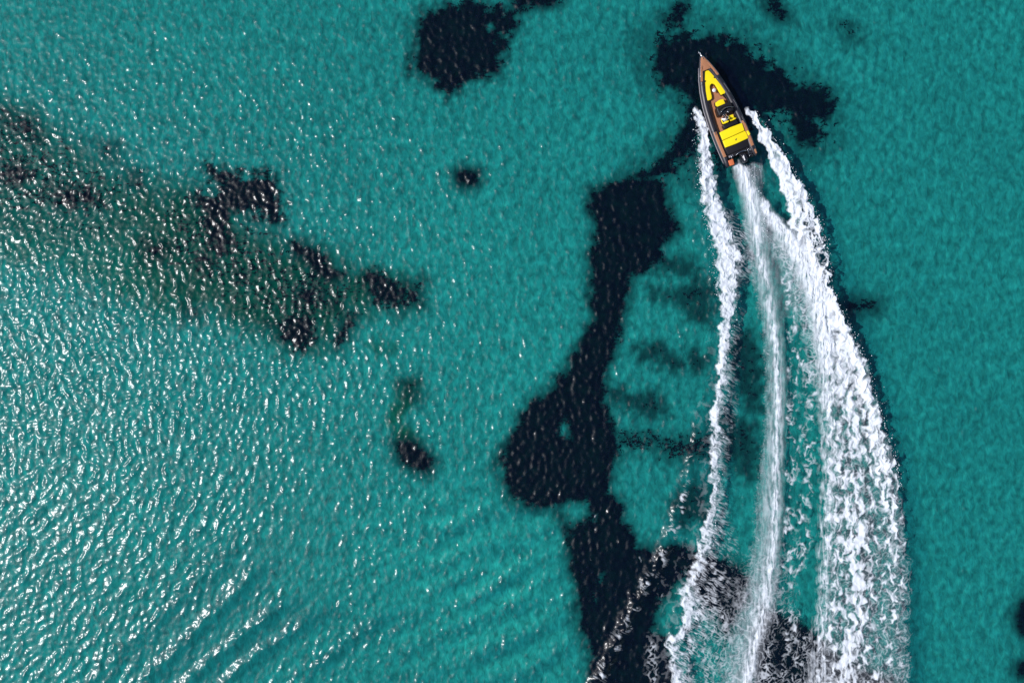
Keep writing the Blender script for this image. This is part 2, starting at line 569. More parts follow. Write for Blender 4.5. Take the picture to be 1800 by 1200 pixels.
seagrass('seagrass_patch', 'long winding dark seagrass meadow left of the boat wake, pinched thin halfway', 'seagrass', [MAIN], .35, 1.0, 1.0, 11,
         holes=[[(996, 732), (1001, 770), (991, 778), (978, 760)], [(1042, 903), (1052, 903), (1053, 912), (1044, 911)],
                [(1050, 1012), (1058, 1012), (1056, 1019), (1050, 1018)], [(1041, 1050), (1049, 1052), (1047, 1060), (1041, 1058)],
                [(975, 885), (1012, 880), (1034, 884), (1036, 900), (1022, 920), (1005, 925), (985, 905)]], group=PG)
seagrass('seagrass_patch', 'big ragged round seagrass patch at the top edge of the photo', 'seagrass',
         [[(738, 45), (745, 30), (790, 15), (825, 8), (850, 15), (858, 50), (870, 75), (878, 100), (868, 130), (835, 128), (812, 150), (790, 162), (770, 140), (745, 128), (728, 118), (738, 85)],
          [(840, 20), (870, 20), (900, 25), (903, 42), (892, 60), (885, 85), (868, 88), (880, 58), (868, 38), (840, 40)]], .45, 1.0, 1.6, 12, group=PG, warp=.9)
seagrass('seagrass_patch', 'thin broken seagrass fringe cut by the top edge of the photo', 'seagrass',
         [[(895, -20), (985, -20), (978, 6), (930, 12), (905, 18)]], .5, .85, .8, 13, group=PG)
seagrass('seagrass_patch', 'tiny round dark seagrass clump alone on the sand near the middle of the photo', 'seagrass',
         [[(803, 306), (815, 301), (838, 304), (836, 321), (822, 326), (806, 320)]], .2, 1.0, .3, 14, group=PG)
BOATP = [(1150, 105), (1165, 85), (1195, 65), (1225, 75), (1255, 65), (1300, 80), (1320, 100), (1345, 115), (1375, 130), (1385, 150), (1420, 155), (1455, 165),
         (1462, 185), (1450, 205), (1420, 210), (1440, 235), (1415, 262), (1400, 240), (1395, 200), (1370, 190), (1340, 200), (1320, 190), (1305, 230),
         (1270, 250), (1235, 225), (1225, 235), (1215, 258), (1190, 285), (1165, 305), (1140, 312), (1120, 306), (1160, 290), (1190, 250), (1208, 215), (1215, 170), (1190, 155), (1165, 150), (1160, 125)]
seagrass('seagrass_patch', 'broad mottled dark seagrass bed lying under and beside the speedboat', 'seagrass', [BOATP], .8, .96, 1.7, 15, group=PG, clump=.7, warp=1.0)
seagrass('seagrass_patch', 'loose seagrass tufts just above the speedboat bow near the top edge', 'seagrass',
         [[(1168, 30), (1195, 5), (1212, 12), (1200, 38), (1180, 52)]], .7, .8, 1.4, 16, group=PG, clump=.6, warp=.8)
seagrass('sparse_seagrass', 'faint slanted seagrass tuft cut by the top edge, right of the bow', 'seagrass',
         [[(1340, -10), (1368, 4), (1386, 30), (1372, 36), (1350, 18)]], .4, .8, .5, 17, kind='stuff', clump=.4, warp=.8)
seagrass('seagrass_patch', 'faint seagrass smudge alone near the upper right of the photo', 'seagrass',
         [[(1470, 40), (1500, 45), (1515, 72), (1490, 70)]], .9, .5, 1.2, 37, group=PG, clump=.5, warp=.8)
seagrass('seagrass_patch', 'star shaped dark seagrass patch under the sun glitter in the upper left', 'seagrass',
         [[(345, 350), (385, 345), (388, 325), (365, 298), (400, 308), (430, 320), (455, 312), (480, 315), (485, 340), (490, 385), (460, 376), (430, 367), (402, 372), (388, 400), (405, 428), (385, 440), (368, 400), (362, 370)]],
         .6, .9, 2.0, 18, group=PG, clump=.5, warp=.75)
seagrass('seagrass_patch', 'narrow diagonal seagrass streak below the star shaped patch', 'seagrass',
         [[(515, 425), (545, 438), (568, 455), (578, 478), (600, 484), (592, 492), (562, 484), (545, 462), (520, 445)]], .4, .9, .6, 19, group=PG)
seagrass('seagrass_patch', 'dark seagrass clump at the right tip of the green weedy area', 'seagrass',
         [[(640, 487), (660, 478), (672, 492), (690, 497), (703, 515), (695, 535), (662, 530), (655, 508), (645, 500)]], .5, .88, 1.3, 20, group=PG, warp=.6)
seagrass('seagrass_patch', 'dark seagrass clump at the bottom edge of the green weedy area', 'seagrass',
         [[(505, 565), (540, 560), (548, 602), (520, 612), (495, 590)]], .6, .85, 1.0, 21, group=PG, warp=.8)
seagrass('seagrass_patch', 'thin curved seagrass streak along the lower right edge of the weedy area', 'seagrass',
         [[(588, 600), (597, 578), (612, 560), (622, 552), (616, 570), (604, 594), (594, 606)]], .4, .8, .4, 38, group=PG, warp=.7)
seagrass('seagrass_patch', 'small oval seagrass patch on open sand below the weedy area', 'seagrass',
         [[(697, 781), (725, 778), (745, 795), (758, 810), (755, 827), (735, 825), (705, 808)]], .3, 1.0, .35, 22, group=PG)
seagrass('seagrass_patch', 'dark seagrass cut by the right edge of the photo near the lower corner', 'seagrass',
         [[(1785, 1082), (1798, 1058), (1860, 1050), (1860, 1120), (1795, 1112)], [(1792, 1168), (1800, 1165), (1850, 1170), (1850, 1190), (1790, 1185)]], .3, 1.0, .5, 23, group=PG)
seagrass('sparse_seagrass', 'short faint seagrass streak just right of the wake at its middle', 'seagrass',
         [[(1480, 535), (1510, 525), (1550, 532), (1545, 545), (1490, 552)]], .5, .7, .6, 24, kind='stuff', clump=.7)
seagrass('seagrass_patch', 'dark seagrass bed beneath the lower end of the wake foam at the bottom edge', 'seagrass',
         [[(1345, 1078), (1400, 1098), (1440, 1130), (1500, 1175), (1565, 1200), (1570, 1270), (1320, 1270), (1330, 1200), (1328, 1150), (1338, 1105)]], .35, 1.0, .7, 25, group=PG)
seagrass('sparse_seagrass', 'thin horizontal seagrass band between the winding meadow and the wake', 'seagrass',
         [[(1070, 768), (1130, 760), (1160, 770), (1190, 772), (1250, 764), (1250, 800), (1180, 805), (1150, 786), (1080, 788)]], 1.1, .62, 1.5, 26, kind='stuff', clump=.5, warp=.8)
seagrass('sparse_seagrass', 'sparse seagrass tufts scattered over the sand between meadow and wake', 'seagrass tufts',
         [[(1146, 508), (1160, 518), (1182, 516), (1205, 506), (1240, 500), (1252, 520), (1240, 560), (1215, 556), (1208, 535), (1180, 522), (1155, 522)],
          [(1125, 612), (1160, 606), (1175, 620), (1200, 640), (1190, 648), (1160, 628), (1130, 630)], [(1218, 622), (1240, 630), (1230, 648), (1214, 640)],
          [(1070, 690), (1090, 685), (1108, 700), (1150, 695), (1165, 720), (1145, 728), (1110, 712), (1078, 702)],
          [(1188, 885), (1205, 868), (1232, 858), (1240, 900), (1200, 915)], [(1140, 458), (1170, 455), (1210, 462), (1230, 490), (1190, 476), (1150, 470)],
          [(1290, 600), (1318, 590), (1335, 650), (1330, 720), (1305, 690)], [(1275, 740), (1318, 745), (1328, 790), (1320, 840), (1285, 800)]],
         1.0, .45, 1.5, 27, kind='stuff', clump=.7, warp=.8, litter=1.7)
seagrass('sparse_seagrass', 'fine dark weed mottling the green area in the left half of the seabed', 'seagrass tufts',
         [[(240, 330), (340, 330), (400, 355), (480, 410), (560, 440), (650, 480), (735, 505), (735, 540), (640, 550), (590, 595), (550, 612), (500, 605), (440, 575), (380, 540), (300, 500), (260, 420)],
          [(-40, 150), (100, 215), (160, 265), (240, 310), (250, 400), (120, 420), (-40, 380)]],
         1.6, .34, 2.6, 40, kind='stuff', clump=.62, warp=1.3, litter=.8)
seagrass('sparse_seagrass', 'thin mottled seagrass spreading around the boat over the pale sand', 'seagrass tufts',
         [[(1110, 60), (1180, 20), (1300, 40), (1400, 110), (1475, 165), (1480, 250), (1420, 290), (1350, 240), (1330, 300), (1290, 330), (1200, 330), (1090, 318), (1150, 250), (1200, 200), (1130, 150)]],
         1.2, .38, 2.6, 39, kind='stuff', clump=.72, warp=.9, litter=1.1)
seagrass('sparse_seagrass', 'sparse dark tufts scattered through the green weedy area in the left half', 'seagrass tufts',
         [[(0, 190), (60, 210), (75, 250), (20, 240)], [(-20, 290), (40, 285), (60, 310), (20, 330), (-20, 325)], [(175, 255), (205, 258), (200, 275), (178, 272)], [(225, 300), (250, 300), (248, 330), (230, 325)],
          [(350, 455), (372, 460), (366, 478), (350, 474)], [(410, 478), (432, 480), (430, 495), (412, 492)], [(80, 330), (160, 325), (180, 360), (100, 370)], [(370, 380), (400, 400), (392, 425), (365, 440)],
          [(330, 540), (350, 545), (345, 560), (328, 556)], [(520, 510), (560, 500), (550, 540), (530, 560)], [(250, 420), (300, 430), (280, 460), (250, 450)], [(470, 570), (500, 560), (505, 590)], [(705, 672), (735, 668), (732, 700), (722, 702)], [(560, 505), (590, 520), (610, 545), (596, 548), (566, 525)], [(680, 505), (740, 495), (745, 535), (700, 545)]],
         .6, .62, .9, 28, kind='stuff', clump=.8)

BV, BQ = with_skirt(np.stack([bx.ravel(), by.ravel(), bz.ravel()], 1), grid_quads(bnx, bny), bnx, bny, 56, 41, BED - .05)
bed = np_mesh('seabed', BV, BQ, M_BED, attrs={'algae': np.concatenate([al.ravel(), [0] * 4]), 'litter': np.concatenate([LITTER.ravel(), [0] * 4]), 'pale': np.concatenate([pale.ravel(), [.4] * 4])})
tag(bed, 'pale sandy seabed with thin green weed seen through the water', kind='structure')

# ------------------------------------------------------------------ wake foam
FC = .045
fx0, fy1 = px(1010, 175)
fx1, fy0 = px(1640, 1260)
fgx, fgy = np.arange(fx0, fx1, FC), np.arange(fy0, fy1, FC)
FX, FY = np.meshgrid(fgx, fgy)
UX, UY = FX / S + 900, 600 - FY / S            # where each cell of the wake lies, in photograph pixels
wx = UX + 11 * fbm(FX / .9, FY / .9, 201, 3, gain=.5)
wy = UY + 11 * fbm(FX / .9, FY / .9, 211, 3, gain=.5)


def band(tab, x, y):
    """across-coordinate of a wake band (-1 left edge, 1 right edge) and its width, from rows (y, left, right)"""
    T = np.array(tab, float)
    l = np.interp(y, T[:, 0], T[:, 1]); r = np.interp(y, T[:, 0], T[:, 2])
    on = sstep(T[0, 0] - 4, T[0, 0] + 8, y) * sstep(T[-1, 0] + 4, T[-1, 0] - 8, y)
    return (2 * x - l - r) / np.maximum(r - l, 1), r - l, on


PORT = [(192, 1219, 1230), (220, 1222, 1246), (260, 1225, 1253), (300, 1226, 1258), (340, 1230, 1264), (380, 1236, 1282), (420, 1246, 1298), (450, 1253, 1307),
        (480, 1255, 1302), (520, 1258, 1298), (560, 1260, 1292), (600, 1261, 1284), (640, 1260, 1280), (690, 1254, 1276), (720, 1244, 1272), (760, 1246, 1270),
        (800, 1247, 1266), (850, 1246, 1264), (900, 1240, 1260), (930, 1231, 1257), (960, 1221, 1252), (1000, 1211, 1237), (1030, 1190, 1228), (1050, 1187, 1222),
        (1080, 1198, 1224), (1110, 1180, 1215), (1130, 1166, 1192), (1160, 1174, 1194), (1200, 1175, 1200), (1260, 1172, 1200)]
CENT = [(284, 1284, 1300), (300, 1290, 1318), (333, 1301, 1330), (360, 1309, 1338), (400, 1312, 1342), (440, 1317, 1347), (480, 1325, 1356), (520, 1334, 1363), (560, 1341, 1369), (600, 1347, 1375),
        (650, 1350, 1378), (700, 1350, 1379), (750, 1348, 1377), (800, 1343, 1375), (850, 1338, 1373), (900, 1334, 1372), (950, 1332, 1370), (1000, 1322, 1366),
        (1050, 1308, 1361), (1100, 1297, 1348), (1150, 1286, 1334), (1200, 1276, 1328), (1260, 1268, 1322)]
INNR = [(352, 1332, 1346), (370, 1337, 1357), (400, 1353, 1386), (430, 1372, 1412), (460, 1390, 1428), (500, 1406, 1443), (540, 1418, 1458), (580, 1427, 1462), (620, 1433, 1462), (680, 1438, 1462), (760, 1442, 1464),
        (850, 1442, 1464), (950, 1440, 1462), (1050, 1436, 1460), (1150, 1425, 1456), (1260, 1412, 1452)]
STAR = [(192, 1308, 1320), (230, 1326, 1353), (260, 1340, 1370), (300, 1357, 1394), (340, 1371, 1417), (370, 1380, 1430), (400, 1388, 1442), (430, 1402, 1450), (460, 1418, 1456), (500, 1425, 1459), (540, 1432, 1473),
        (570, 1436, 1490), (600, 1440, 1502), (640, 1444, 1524), (700, 1448, 1540), (750, 1450, 1554), (800, 1450, 1570), (850, 1449, 1582), (900, 1448, 1586), (950, 1446, 1592), (1000, 1445, 1601),
        (1050, 1443, 1601), (1100, 1440, 1597), (1150, 1434, 1599), (1260, 1425, 1602)]
STR1 = [(470, 1368, 1382), (520, 1378, 1396), (560, 1383, 1400), (650, 1386, 1402), (720, 1387, 1404), (800, 1384, 1400), (900, 1381, 1400), (1000, 1380, 1398), (1100, 1384, 1398), (1130, 1386, 1398)]
STR2 = [(615, 1408, 1420), (690, 1416, 1434), (760, 1413, 1429), (850, 1412, 1430), (900, 1404, 1424), (960, 1402, 1424), (1010, 1394, 1408)]

f1, f2 = worley(wx * S / .42, wy * S / .55, 301)
lace = 1 - sstep(.02, .42, f2 - f1)                                     # walls of foam cells
g1, g2 = worley(wx * S / .23 + 5, wy * S / .27, 305)
lace2 = 1 - sstep(.02, .45, g2 - g1)
churn = .5 + .75 * fbm(wx * S / .5, wy * S / .62, 311, 3, gain=.5)     # lumps
fine = .5 + .8 * fbm(wx * S / .16, wy * S / .18, 321, 3)
# strands thrown sideways and down: stretched along the direction "\"
ca, sa = math.cos(R(-32)), math.sin(R(-32))
sx_ = UX + .35 * (wx - UX); sy_ = UY + .35 * (wy - UY)
al_ = (sx_ * ca - sy_ * sa) * S; ac_ = (sx_ * sa + sy_ * ca) * S
strand = ridged(al_ / 1.3, ac_ / .19, 331, 2)
fl1 = perlin(wx * S / .62 + 3, wy * S / .8, 401); fl2 = perlin(wx * S / .33, wy * S / .42 + 9, 402)
fil = np.maximum(1 - np.abs(fl1) * 2.6, .92 - np.abs(fl2) * 2.4)          # curling filaments
longl = .5 + .88 * fbm((UX + .8 * (wx - UX)) * S / .46, (UY + .8 * (wy - UY)) * S / 1.15, 405, 4, gain=.48)
streak = .5 + .95 * fbm((UX + .25 * (wx - UX)) * S / .2, (UY + .5 * (wy - UY)) * S / 1.9, 341, 5, gain=.62)               # lengthwise streaks
patchy = .5 + .9 * fbm(FX / 1.2, FY / 2.2, 351, 3)

COV = np.zeros(FX.shape); THK = np.zeros(FX.shape); OWN = np.zeros(FX.shape, int)


def put(cov, thick, owner):
    global COV, THK, OWN
    cov = np.clip(cov, 0, 1)
    OWN = np.where(cov > COV, owner, OWN)
    COV = 1 - (1 - COV) * (1 - cov)
    THK = np.maximum(THK, thick * cov)


# port bow wave (owner 1)
t, w, on = band(PORT, wx, wy)
old = sstep(430, 760, UY)                                               # the foam ages downwards
prof = np.clip(1.25 - np.abs(t) ** 2.2, -1, 1.2)
put(on * sstep(.30, .98, prof * .80 + .75 * (churn - .5) + .30 * (fine - .5) - .24 * old + .65 * old * (np.maximum(.8 * fil, strand) - .58)), .30 * (1 - .6 * old), 1)
side = np.clip(1.15 - (t - .4) / (2.2 + 1.9 * sstep(850, 1010, UY)), 0, 1) * sstep(-.1, .7, t)
grow = sstep(520, 620, UY) * (.62 + .38 * sstep(900, 1020, UY)) + .75 * sstep(360, 400, UY) * sstep(520, 440, UY)
put(on * side ** .7 * grow * sstep(.66, .94, strand * .92 + .24 * (patchy - .4) + .08 * side), .05, 1)
put(on * np.exp(-((t + .4) / 2.6) ** 2) * .16 * old * sstep(.35, .9, churn), .02, 1)
# propeller wash (owner 2)
t, w, on = band(CENT, UX + .35 * (wx - UX), wy)
prof = np.exp(-np.abs(t) ** 3 * .9)
young = sstep(470, 320, UY)
put(on * prof * (.14 + .34 * sstep(.25, .8, streak) * (1 - .35 * sstep(800, 1050, UY)) + .55 * young), .06 + .2 * young, 2)
core = np.exp(-((t - .15 - .3 * sstep(600, 900, UY)) / .40) ** 2)
put(on * core * sstep(.24, .72, streak * .6 + .42 * churn), .12, 2)
lf = np.clip(1 - np.abs(t + 1.0) / .9, 0, 1)
put(on * lf * sstep(.62, .98, ridged(wx * S / .5, wy * S / .17, 371, 3) * .9) * .8 * sstep(400, 450, UY), .05, 2)
put(on * np.exp(-(t / 1.7) ** 2) * sstep(.62, .95, fil) * .55 * sstep(900, 1060, UY), .03, 2)
# smooth bubbly water between the wash and its right branch
t, w, on = band([(360, 1335, 1345), (420, 1340, 1388), (480, 1352, 1408), (540, 1362, 1420), (600, 1372, 1432), (660, 1376, 1438)], UX, UY)
put(on * np.exp(-(t ** 4)) * (.08 + .22 * streak * churn) * sstep(640, 400, UY), .02, 2)
# starboard inner branch (owner 3)
t, w, on = band(INNR, UX + .6 * (wx - UX), wy)
old = sstep(520, 820, UY)
put(on * np.exp(-np.abs(t - .15 * (1 - old)) ** 3 * .9) * sstep(.22, .85, .62 * streak + .5 * churn + .22 * (1 - old) - .12 * old), .26 * (1 - .55 * old), 3)
lf = np.clip(1 - np.abs(t + 1.3) / 1.1, 0, 1)
put(on * lf * sstep(.64, .96, np.maximum(fil, strand * .96)) * .75 * sstep(400, 440, UY) * sstep(760, 600, UY), .04, 3)
# starboard bow wave (owner 4)
t, w, on = band(STAR, UX + .9 * (wx - UX), wy)
old = sstep(480, 980, UY)
veryold = sstep(880, 1180, UY)
prof = np.clip(1.2 - np.abs(t) ** 5, -1, 1.05)
rim = np.exp(-((t - .72) / .34) ** 2) * (1 - veryold)
spine = np.exp(-((t + .33 + .08 * np.sin(UY / 60)) / .16) ** 2) * sstep(760, 900, UY)
lanes = np.cos(t * 8.5 + 1.2 * fbm(FX / 3, FY / 5, 421, 2) + .6) * (1 - .4 * sstep(.3, 1, t))
den = prof * (.62 - .28 * old) + 1.05 * (longl - .5) * (.40 + .70 * old) + .38 * (churn - .5) + .22 * rim * (1 - .8 * old) + .34 * spine + .16 * old * (fil - .5) + .15 * lanes * old * (1 - .5 * veryold) - .34 * veryold * sstep(.1, .9, t)
rag = np.exp(-((UY - 445) / 60) ** 2) * sstep(-.3, .3, t)
den = den + rag * (-.34 + .5 * (fil - .4)) + .22 * sstep(300, 400, UY) * sstep(560, 480, UY) * (fil - .55)
put(on * sstep(.30, .72, den - .015 * old), (.22 * (1 - .65 * old) + .12 * rim) * np.clip(churn + .25, .3, 1.3), 4)
put(on * sstep(1.05, .9, np.abs(t)) * sstep(.66, .98, fil) * .42 * old, .03, 4)
put(on * sstep(1.0, .85, np.abs(t)) * .05 * (.6 + .8 * churn) * sstep(500, 700, UY), .02, 4)
# thin streaks between (owner 5)
for tab, sd in ((STR1, 381), (STR2, 391)):
    t, w, on = band(tab, UX + 2.0 * (wx - UX) + 7 * fbm(FX / 2.2, FY / 2.2, sd + 3, 2), wy)
    gate = sstep(.42, .70, .5 + .75 * fbm(FX / .6, FY / .9, sd, 2) + .5 * fbm(FX / 3, FY / 3.5, sd + 5, 2))
    put(on * np.exp(-np.abs(t) ** 2.5) * sstep(.40, .85, .5 * fil + .6 * churn) * gate * .9, .08, 5)
# foam lace over the dark bed at the bottom
t, w, on = band([(1070, 1345, 1420), (1120, 1335, 1436), (1260, 1318, 1430)], UX, UY)
put(on * np.exp(-t ** 4) * sstep(.62, .95, fil) * .62 * sstep(.3, .7, patchy), .03, 5)
t, w, on = band([(1040, 1212, 1290), (1100, 1210, 1285), (1150, 1195, 1280), (1260, 1185, 1272)], UX, UY)
put(on * np.exp(-t ** 4) * sstep(.66, .95, np.maximum(fil, strand * .96)) * .6 * sstep(.25, .7, patchy), .03, 5)
t, w, on = band([(1120, 1135, 1150), (1170, 1140, 1158), (1260, 1130, 1150)], wx, wy)
put(on * np.exp(-t ** 2) * sstep(.45, .9, lace * .5 + churn * .6) * .6, .04, 5)
t, w, on = band([(840, 1200, 1218), (900, 1184, 1206), (965, 1156, 1178), (1070, 1102, 1124), (1190, 1042, 1064), (1250, 1018, 1040)], wx, wy)  # white flecks along the outermost wave, painting its sun glints as thin foam
put(on * np.exp(-t ** 2 * 1.2) * sstep(.50, .85, .6 * strand + .5 * churn) * sstep(.45, .75, .5 + .9 * fbm(FX / 1.0, FY / 1.0, 411, 2)), .06, 5)
# hull spray streaks just behind the transom
t, w, on = band([(286, 1318, 1338), (335, 1326, 1350)], UX, UY)
put(on * np.exp(-t ** 4) * (.12 + .5 * sstep(.5, .9, streak)) * sstep(340, 290, UY), .03, 2)

lump = np.clip(.5 + .75 * fbm(wx * S / .55, wy * S / .6, 311, 2), 0, 1.2)
for _ in range(1):                                                       # bubbles run together: ease the cell edges
    P_ = np.pad(COV, 1, mode='edge')
    COV = .4 * COV + .15 * (P_[:-2, 1:-1] + P_[2:, 1:-1] + P_[1:-1, :-2] + P_[1:-1, 2:])
FZ = water_z(FX, FY) + .035 + THK * (.45 + .55 * lump)
NAMES = {1: ('ragged white foam trail from the port bow, leftmost of the wake', 'bow wave foam'),
         2: ('smooth bluish white propeller wash running down the middle of the wake', 'propeller wash'),
         3: ('bright inner foam line splitting off to the right of the propeller wash', 'wake foam'),
         4: ('widest lacy white foam band thrown from the starboard bow, right of the wake', 'bow wave foam'),
         5: ('thin broken foam streaks and lace on the water between the main foam bands, with white flecks painted as sun glints on the outermost wave', 'foam streaks')}
inc_all = COV > .035
for own, (lab, cat) in NAMES.items():
    m = (inc_all & (OWN == own))[:-1, :-1]
    r, c = np.nonzero(m)
    n = len(fgx)
    q = np.stack([r * n + c, r * n + c + 1, (r + 1) * n + c + 1, (r + 1) * n + c], 1)
    used = np.unique(q)
    remap = np.full(FX.size, -1); remap[used] = np.arange(len(used))
    vv = np.stack([FX.ravel()[used], FY.ravel()[used], FZ.ravel()[used]], 1)
    o = np_mesh('wake_foam', vv, remap[q], M_FOAM, attrs={'cover': COV.ravel()[used]})
    tag(o, lab, cat, kind='stuff')

# drops and clots of spray thrown out along the bow waves
rs = np.random.RandomState(5)
sv, sf = [], []
octv = np.array([(1, 0, 0), (-1, 0, 0), (0, 1, 0), (0, -1, 0), (0, 0, 1), (0, 0, -1)], float)
octf = np.array([(0, 2, 4), (2, 1, 4), (1, 3, 4), (3, 0, 4), (2, 0, 5), (1, 2, 5), (3, 1, 5), (0, 3, 5)])
k = 0
for tab, n, sgn, y0, y1 in ((PORT, 300, -1, 190, 520), (STAR, 500, 1, 195, 860), (PORT, 160, 1, 520, 1100), (CENT, 160, 1, 290, 420)):
    T = np.array(tab, float)
    for i in range(n):
        y = rs.uniform(y0, y1)
        col = 1 if sgn < 0 else 2
        x = np.interp(y, T[:, 0], T[:, col]) + sgn * (rs.exponential(3.2) - 3)
        X, Y = px(x, y)
        r = min(.014 + rs.exponential(.014), .06)
        zz = float(water_z(np.array([X]), np.array([Y]))[0]) + rs.uniform(.03, .35)
        sv.append(octv * r * rs.uniform(.6, 1.3, (6, 3)) + (X, Y, zz)); sf.append(octf + 6 * k); k += 1
spray = np_mesh('sea_spray', np.concatenate(sv), None, M_FOAM, smooth=False, tris=np.concatenate(sf), attrs={'cover': np.ones(6 * k)})
tag(spray, 'white drops of spray flying along the edges of the bow waves', 'spray', kind='stuff')


# ------------------------------------------------------------------ speedboat
def bm_obj(name, bm, mat, parent, smooth=True):
    me = bpy.data.meshes.new(name)
    bmesh.ops.recalc_face_normals(bm, faces=bm.faces)
    bm.to_mesh(me); bm.free()
    for p in me.polygons: p.use_smooth = smooth
    for m in (mat if isinstance(mat, (list, tuple)) else [mat]): me.materials.append(m)
    o = bpy.data.objects.new(name, me)
    C.objects.link(o)
    o.parent = parent
    return o


def bl(u, v, z):
    """boat coordinates: u metres behind the bow tip, v metres to starboard"""
    return Vector((v, 4.9 - u, z))


def add_prism(bm, pts, z0, z1, bev=.03, seg=2, inset=0.0, ztop=None):
    """extruded polygon given as (u, v) with rounded edges"""
    t = bmesh.new()
    lo = [t.verts.new(bl(u, v, z0 if not callable(z0) else z0(u))) for u, v in pts]
    hi = [t.verts.new(bl(u, v, z1 if not callable(z1) else z1(u))) for u, v in pts]
    n = len(pts)
    t.faces.new(lo[::-1]); t.faces.new(hi)
    for i in range(n):
        t.faces.new((lo[i], lo[(i + 1) % n], hi[(i + 1) % n], hi[i]))
    bmesh.ops.recalc_face_normals(t, faces=t.faces)
    if bev:
        top = [e for e in t.edges if e.verts[0] in hi and e.verts[1] in hi] + [e for e in t.edges if (e.verts[0] in hi) != (e.verts[1] in hi)]
        bmesh.ops.bevel(t, geom=top, offset=bev, segments=seg, affect='EDGES', profile=.6)
    me = bpy.data.meshes.new('tmp'); t.to_mesh(me); t.free()
    bm.from_mesh(me); bpy.data.meshes.remove(me)


def add_tube(bm, path, radii, seg=12, cap=True):
    """round section swept along a path of Vectors"""
    path = [Vector(p) for p in path]
    if not hasattr(radii, '__len__'): radii = [radii] * len(path)
    rings = []
    up = Vector((0, 0, 1))
    for i, p in enumerate(path):
        d = (path[min(i + 1, len(path) - 1)] - path[max(i - 1, 0)]).normalized()
        a = d.cross(up)
        if a.length < 1e-3: a = d.cross(Vector((1, 0, 0)))
        a.normalize(); b = a.cross(d)
        rings.append([bm.verts.new(p + (a * math.cos(2 * math.pi * k / seg) + b * math.sin(2 * math.pi * k / seg)) * radii[i]) for k in range(seg)])
    for r0, r1 in zip(rings, rings[1:]):
        for k in range(seg):
            bm.faces.new((r0[k], r0[(k + 1) % seg], r1[(k + 1) % seg], r1[k]))
    if cap:
        bm.faces.new(rings[0][::-1]); bm.faces.new(rings[-1])


def add_ball(bm, c, r, seg=12, scale=(1, 1, 1)):
    m = Matrix.Translation(c) @ Matrix.Diagonal((*[r * s for s in scale], 1))
    bmesh.ops.create_uvsphere(bm, u_segments=seg, v_segments=max(6, seg * 2 // 3), radius=1, matrix=m)


OUT = [(0, .03), (.25, .16), (.5, .28), (1, .50), (1.5, .70), (2, .88), (3, 1.15), (4, 1.34), (5, 1.46), (6, 1.53), (7, 1.57), (8, 1.575), (9, 1.55), (9.45, 1.52), (9.85, 1.47)]
OU, OV = zip(*OUT)


def half(u): return float(np.interp(u, OU, OV))


def sheer(u): return .56 + .42 * max(0, 1 - u / 5.0) ** 1.7       # tube centre height


TR = .27
boat = bpy.data.objects.new('speedboat', None)
C.objects.link(boat)
bxy = px(1266.8, 190.2)
boat.location = (bxy[0] * (CAM_H - .7) / CAM_H, bxy[1] * (CAM_H - .7) / CAM_H, 0.03)
boat.rotation_euler = (R(2.0), 0, R(22.8))
tag(boat, 'black rigid inflatable speedboat with yellow cushions and teak decking speeding over the sea', 'speedboat')

# hull: lofted deep V
bm = bmesh.new()
secs = []
for u in [.10, .5, 1, 1.6, 2.4, 3.4, 4.6, 6, 7.5, 9.0, 9.3]:
    h = max(half(u) - .16, .02); ch = h * .86
    keel = -.42 + .95 * max(0, 1 - u / 3.2) ** 1.6
    chine = -.02 + .75 * max(0, 1 - u / 3.6) ** 1.3
    top = sheer(u) + .05
    secs.append([bm.verts.new(bl(u, s * x, z)) for s, x, z in ((-1, h, top), (-1, ch, chine), (1, 0, keel), (1, ch, chine), (1, h, top))])
for a, b in zip(secs, secs[1:]):
    for k in range(4): bm.faces.new((a[k], a[k + 1], b[k + 1], b[k]))
bm.faces.new(secs[-1]); bm.faces.new(secs[0][::-1])
bm_obj('hull', bm, M_BLACK, boat, smooth=False)

# inflatable tubes, one each side, with cone ends and rubbing strake
us = [.12, .3, .6, 1.0, 1.5, 2, 2.5, 3, 3.6, 4.2, 4.8, 5.4, 6, 6.6, 7.2, 7.8, 8.4, 9.0, 9.4, 9.7, 9.88]
for s in (-1, 1):
    bm = bmesh.new()
    rad = [min(TR, .04 + half(u) * .46) for u in us]
    rad[-4:] = [.25, .21, .15, .05]
    path = [bl(u, s * (half(u) - (min(TR, .04 + half(u) * .46) if u < 9.3 else (.22 if u < 9.6 else .16))), sheer(u) + (.03 if u > 9.3 else 0)) for u in us]
    add_tube(bm, path, rad, 20)
    tb = bm_obj('side_tube', bm, M_TUBE, boat)
    bm = bmesh.new()
    uu = [u for u in us if 1.0 <= u <= 9.4]
    add_tube(bm, [bl(u, s * (half(u) + .012), sheer(u) - .02) for u in uu], .045, 8)
    bm_obj('rubbing_strake', bm, M_RUB, tb)
    for u0 in (3.0, 4.6, 6.2):                                           # hand lines on the tube
        bm = bmesh.new()
        add_tube(bm, [bl(u0 + .12 * k, s * (half(u0 + .12 * k) - .17), sheer(u0) + TR - .03 + .05 * math.sin(math.pi * k / 8)) for k in range(9)], .014, 6)
        bm_obj('grab_line', bm, M_RUB, tb)
    # welded seam band
    for u0 in (2.45, 6.5):
        bm = bmesh.new()
        vv = s * (half(u0) - TR)
        ring = []
        for du in (-.05, .05):
            ring.append([bm.verts.new(bl(u0 + du, vv + s * (TR + .006) * math.cos(a), sheer(u0) + (TR + .006) * math.sin(a))) for a in np.linspace(-.6, 2.6, 14)])
        for k in range(13): bm.faces.new((ring[0][k], ring[0][k + 1], ring[1][k + 1], ring[1][k]))
        bm_obj('seam_band', bm, M_BLACK, tb)

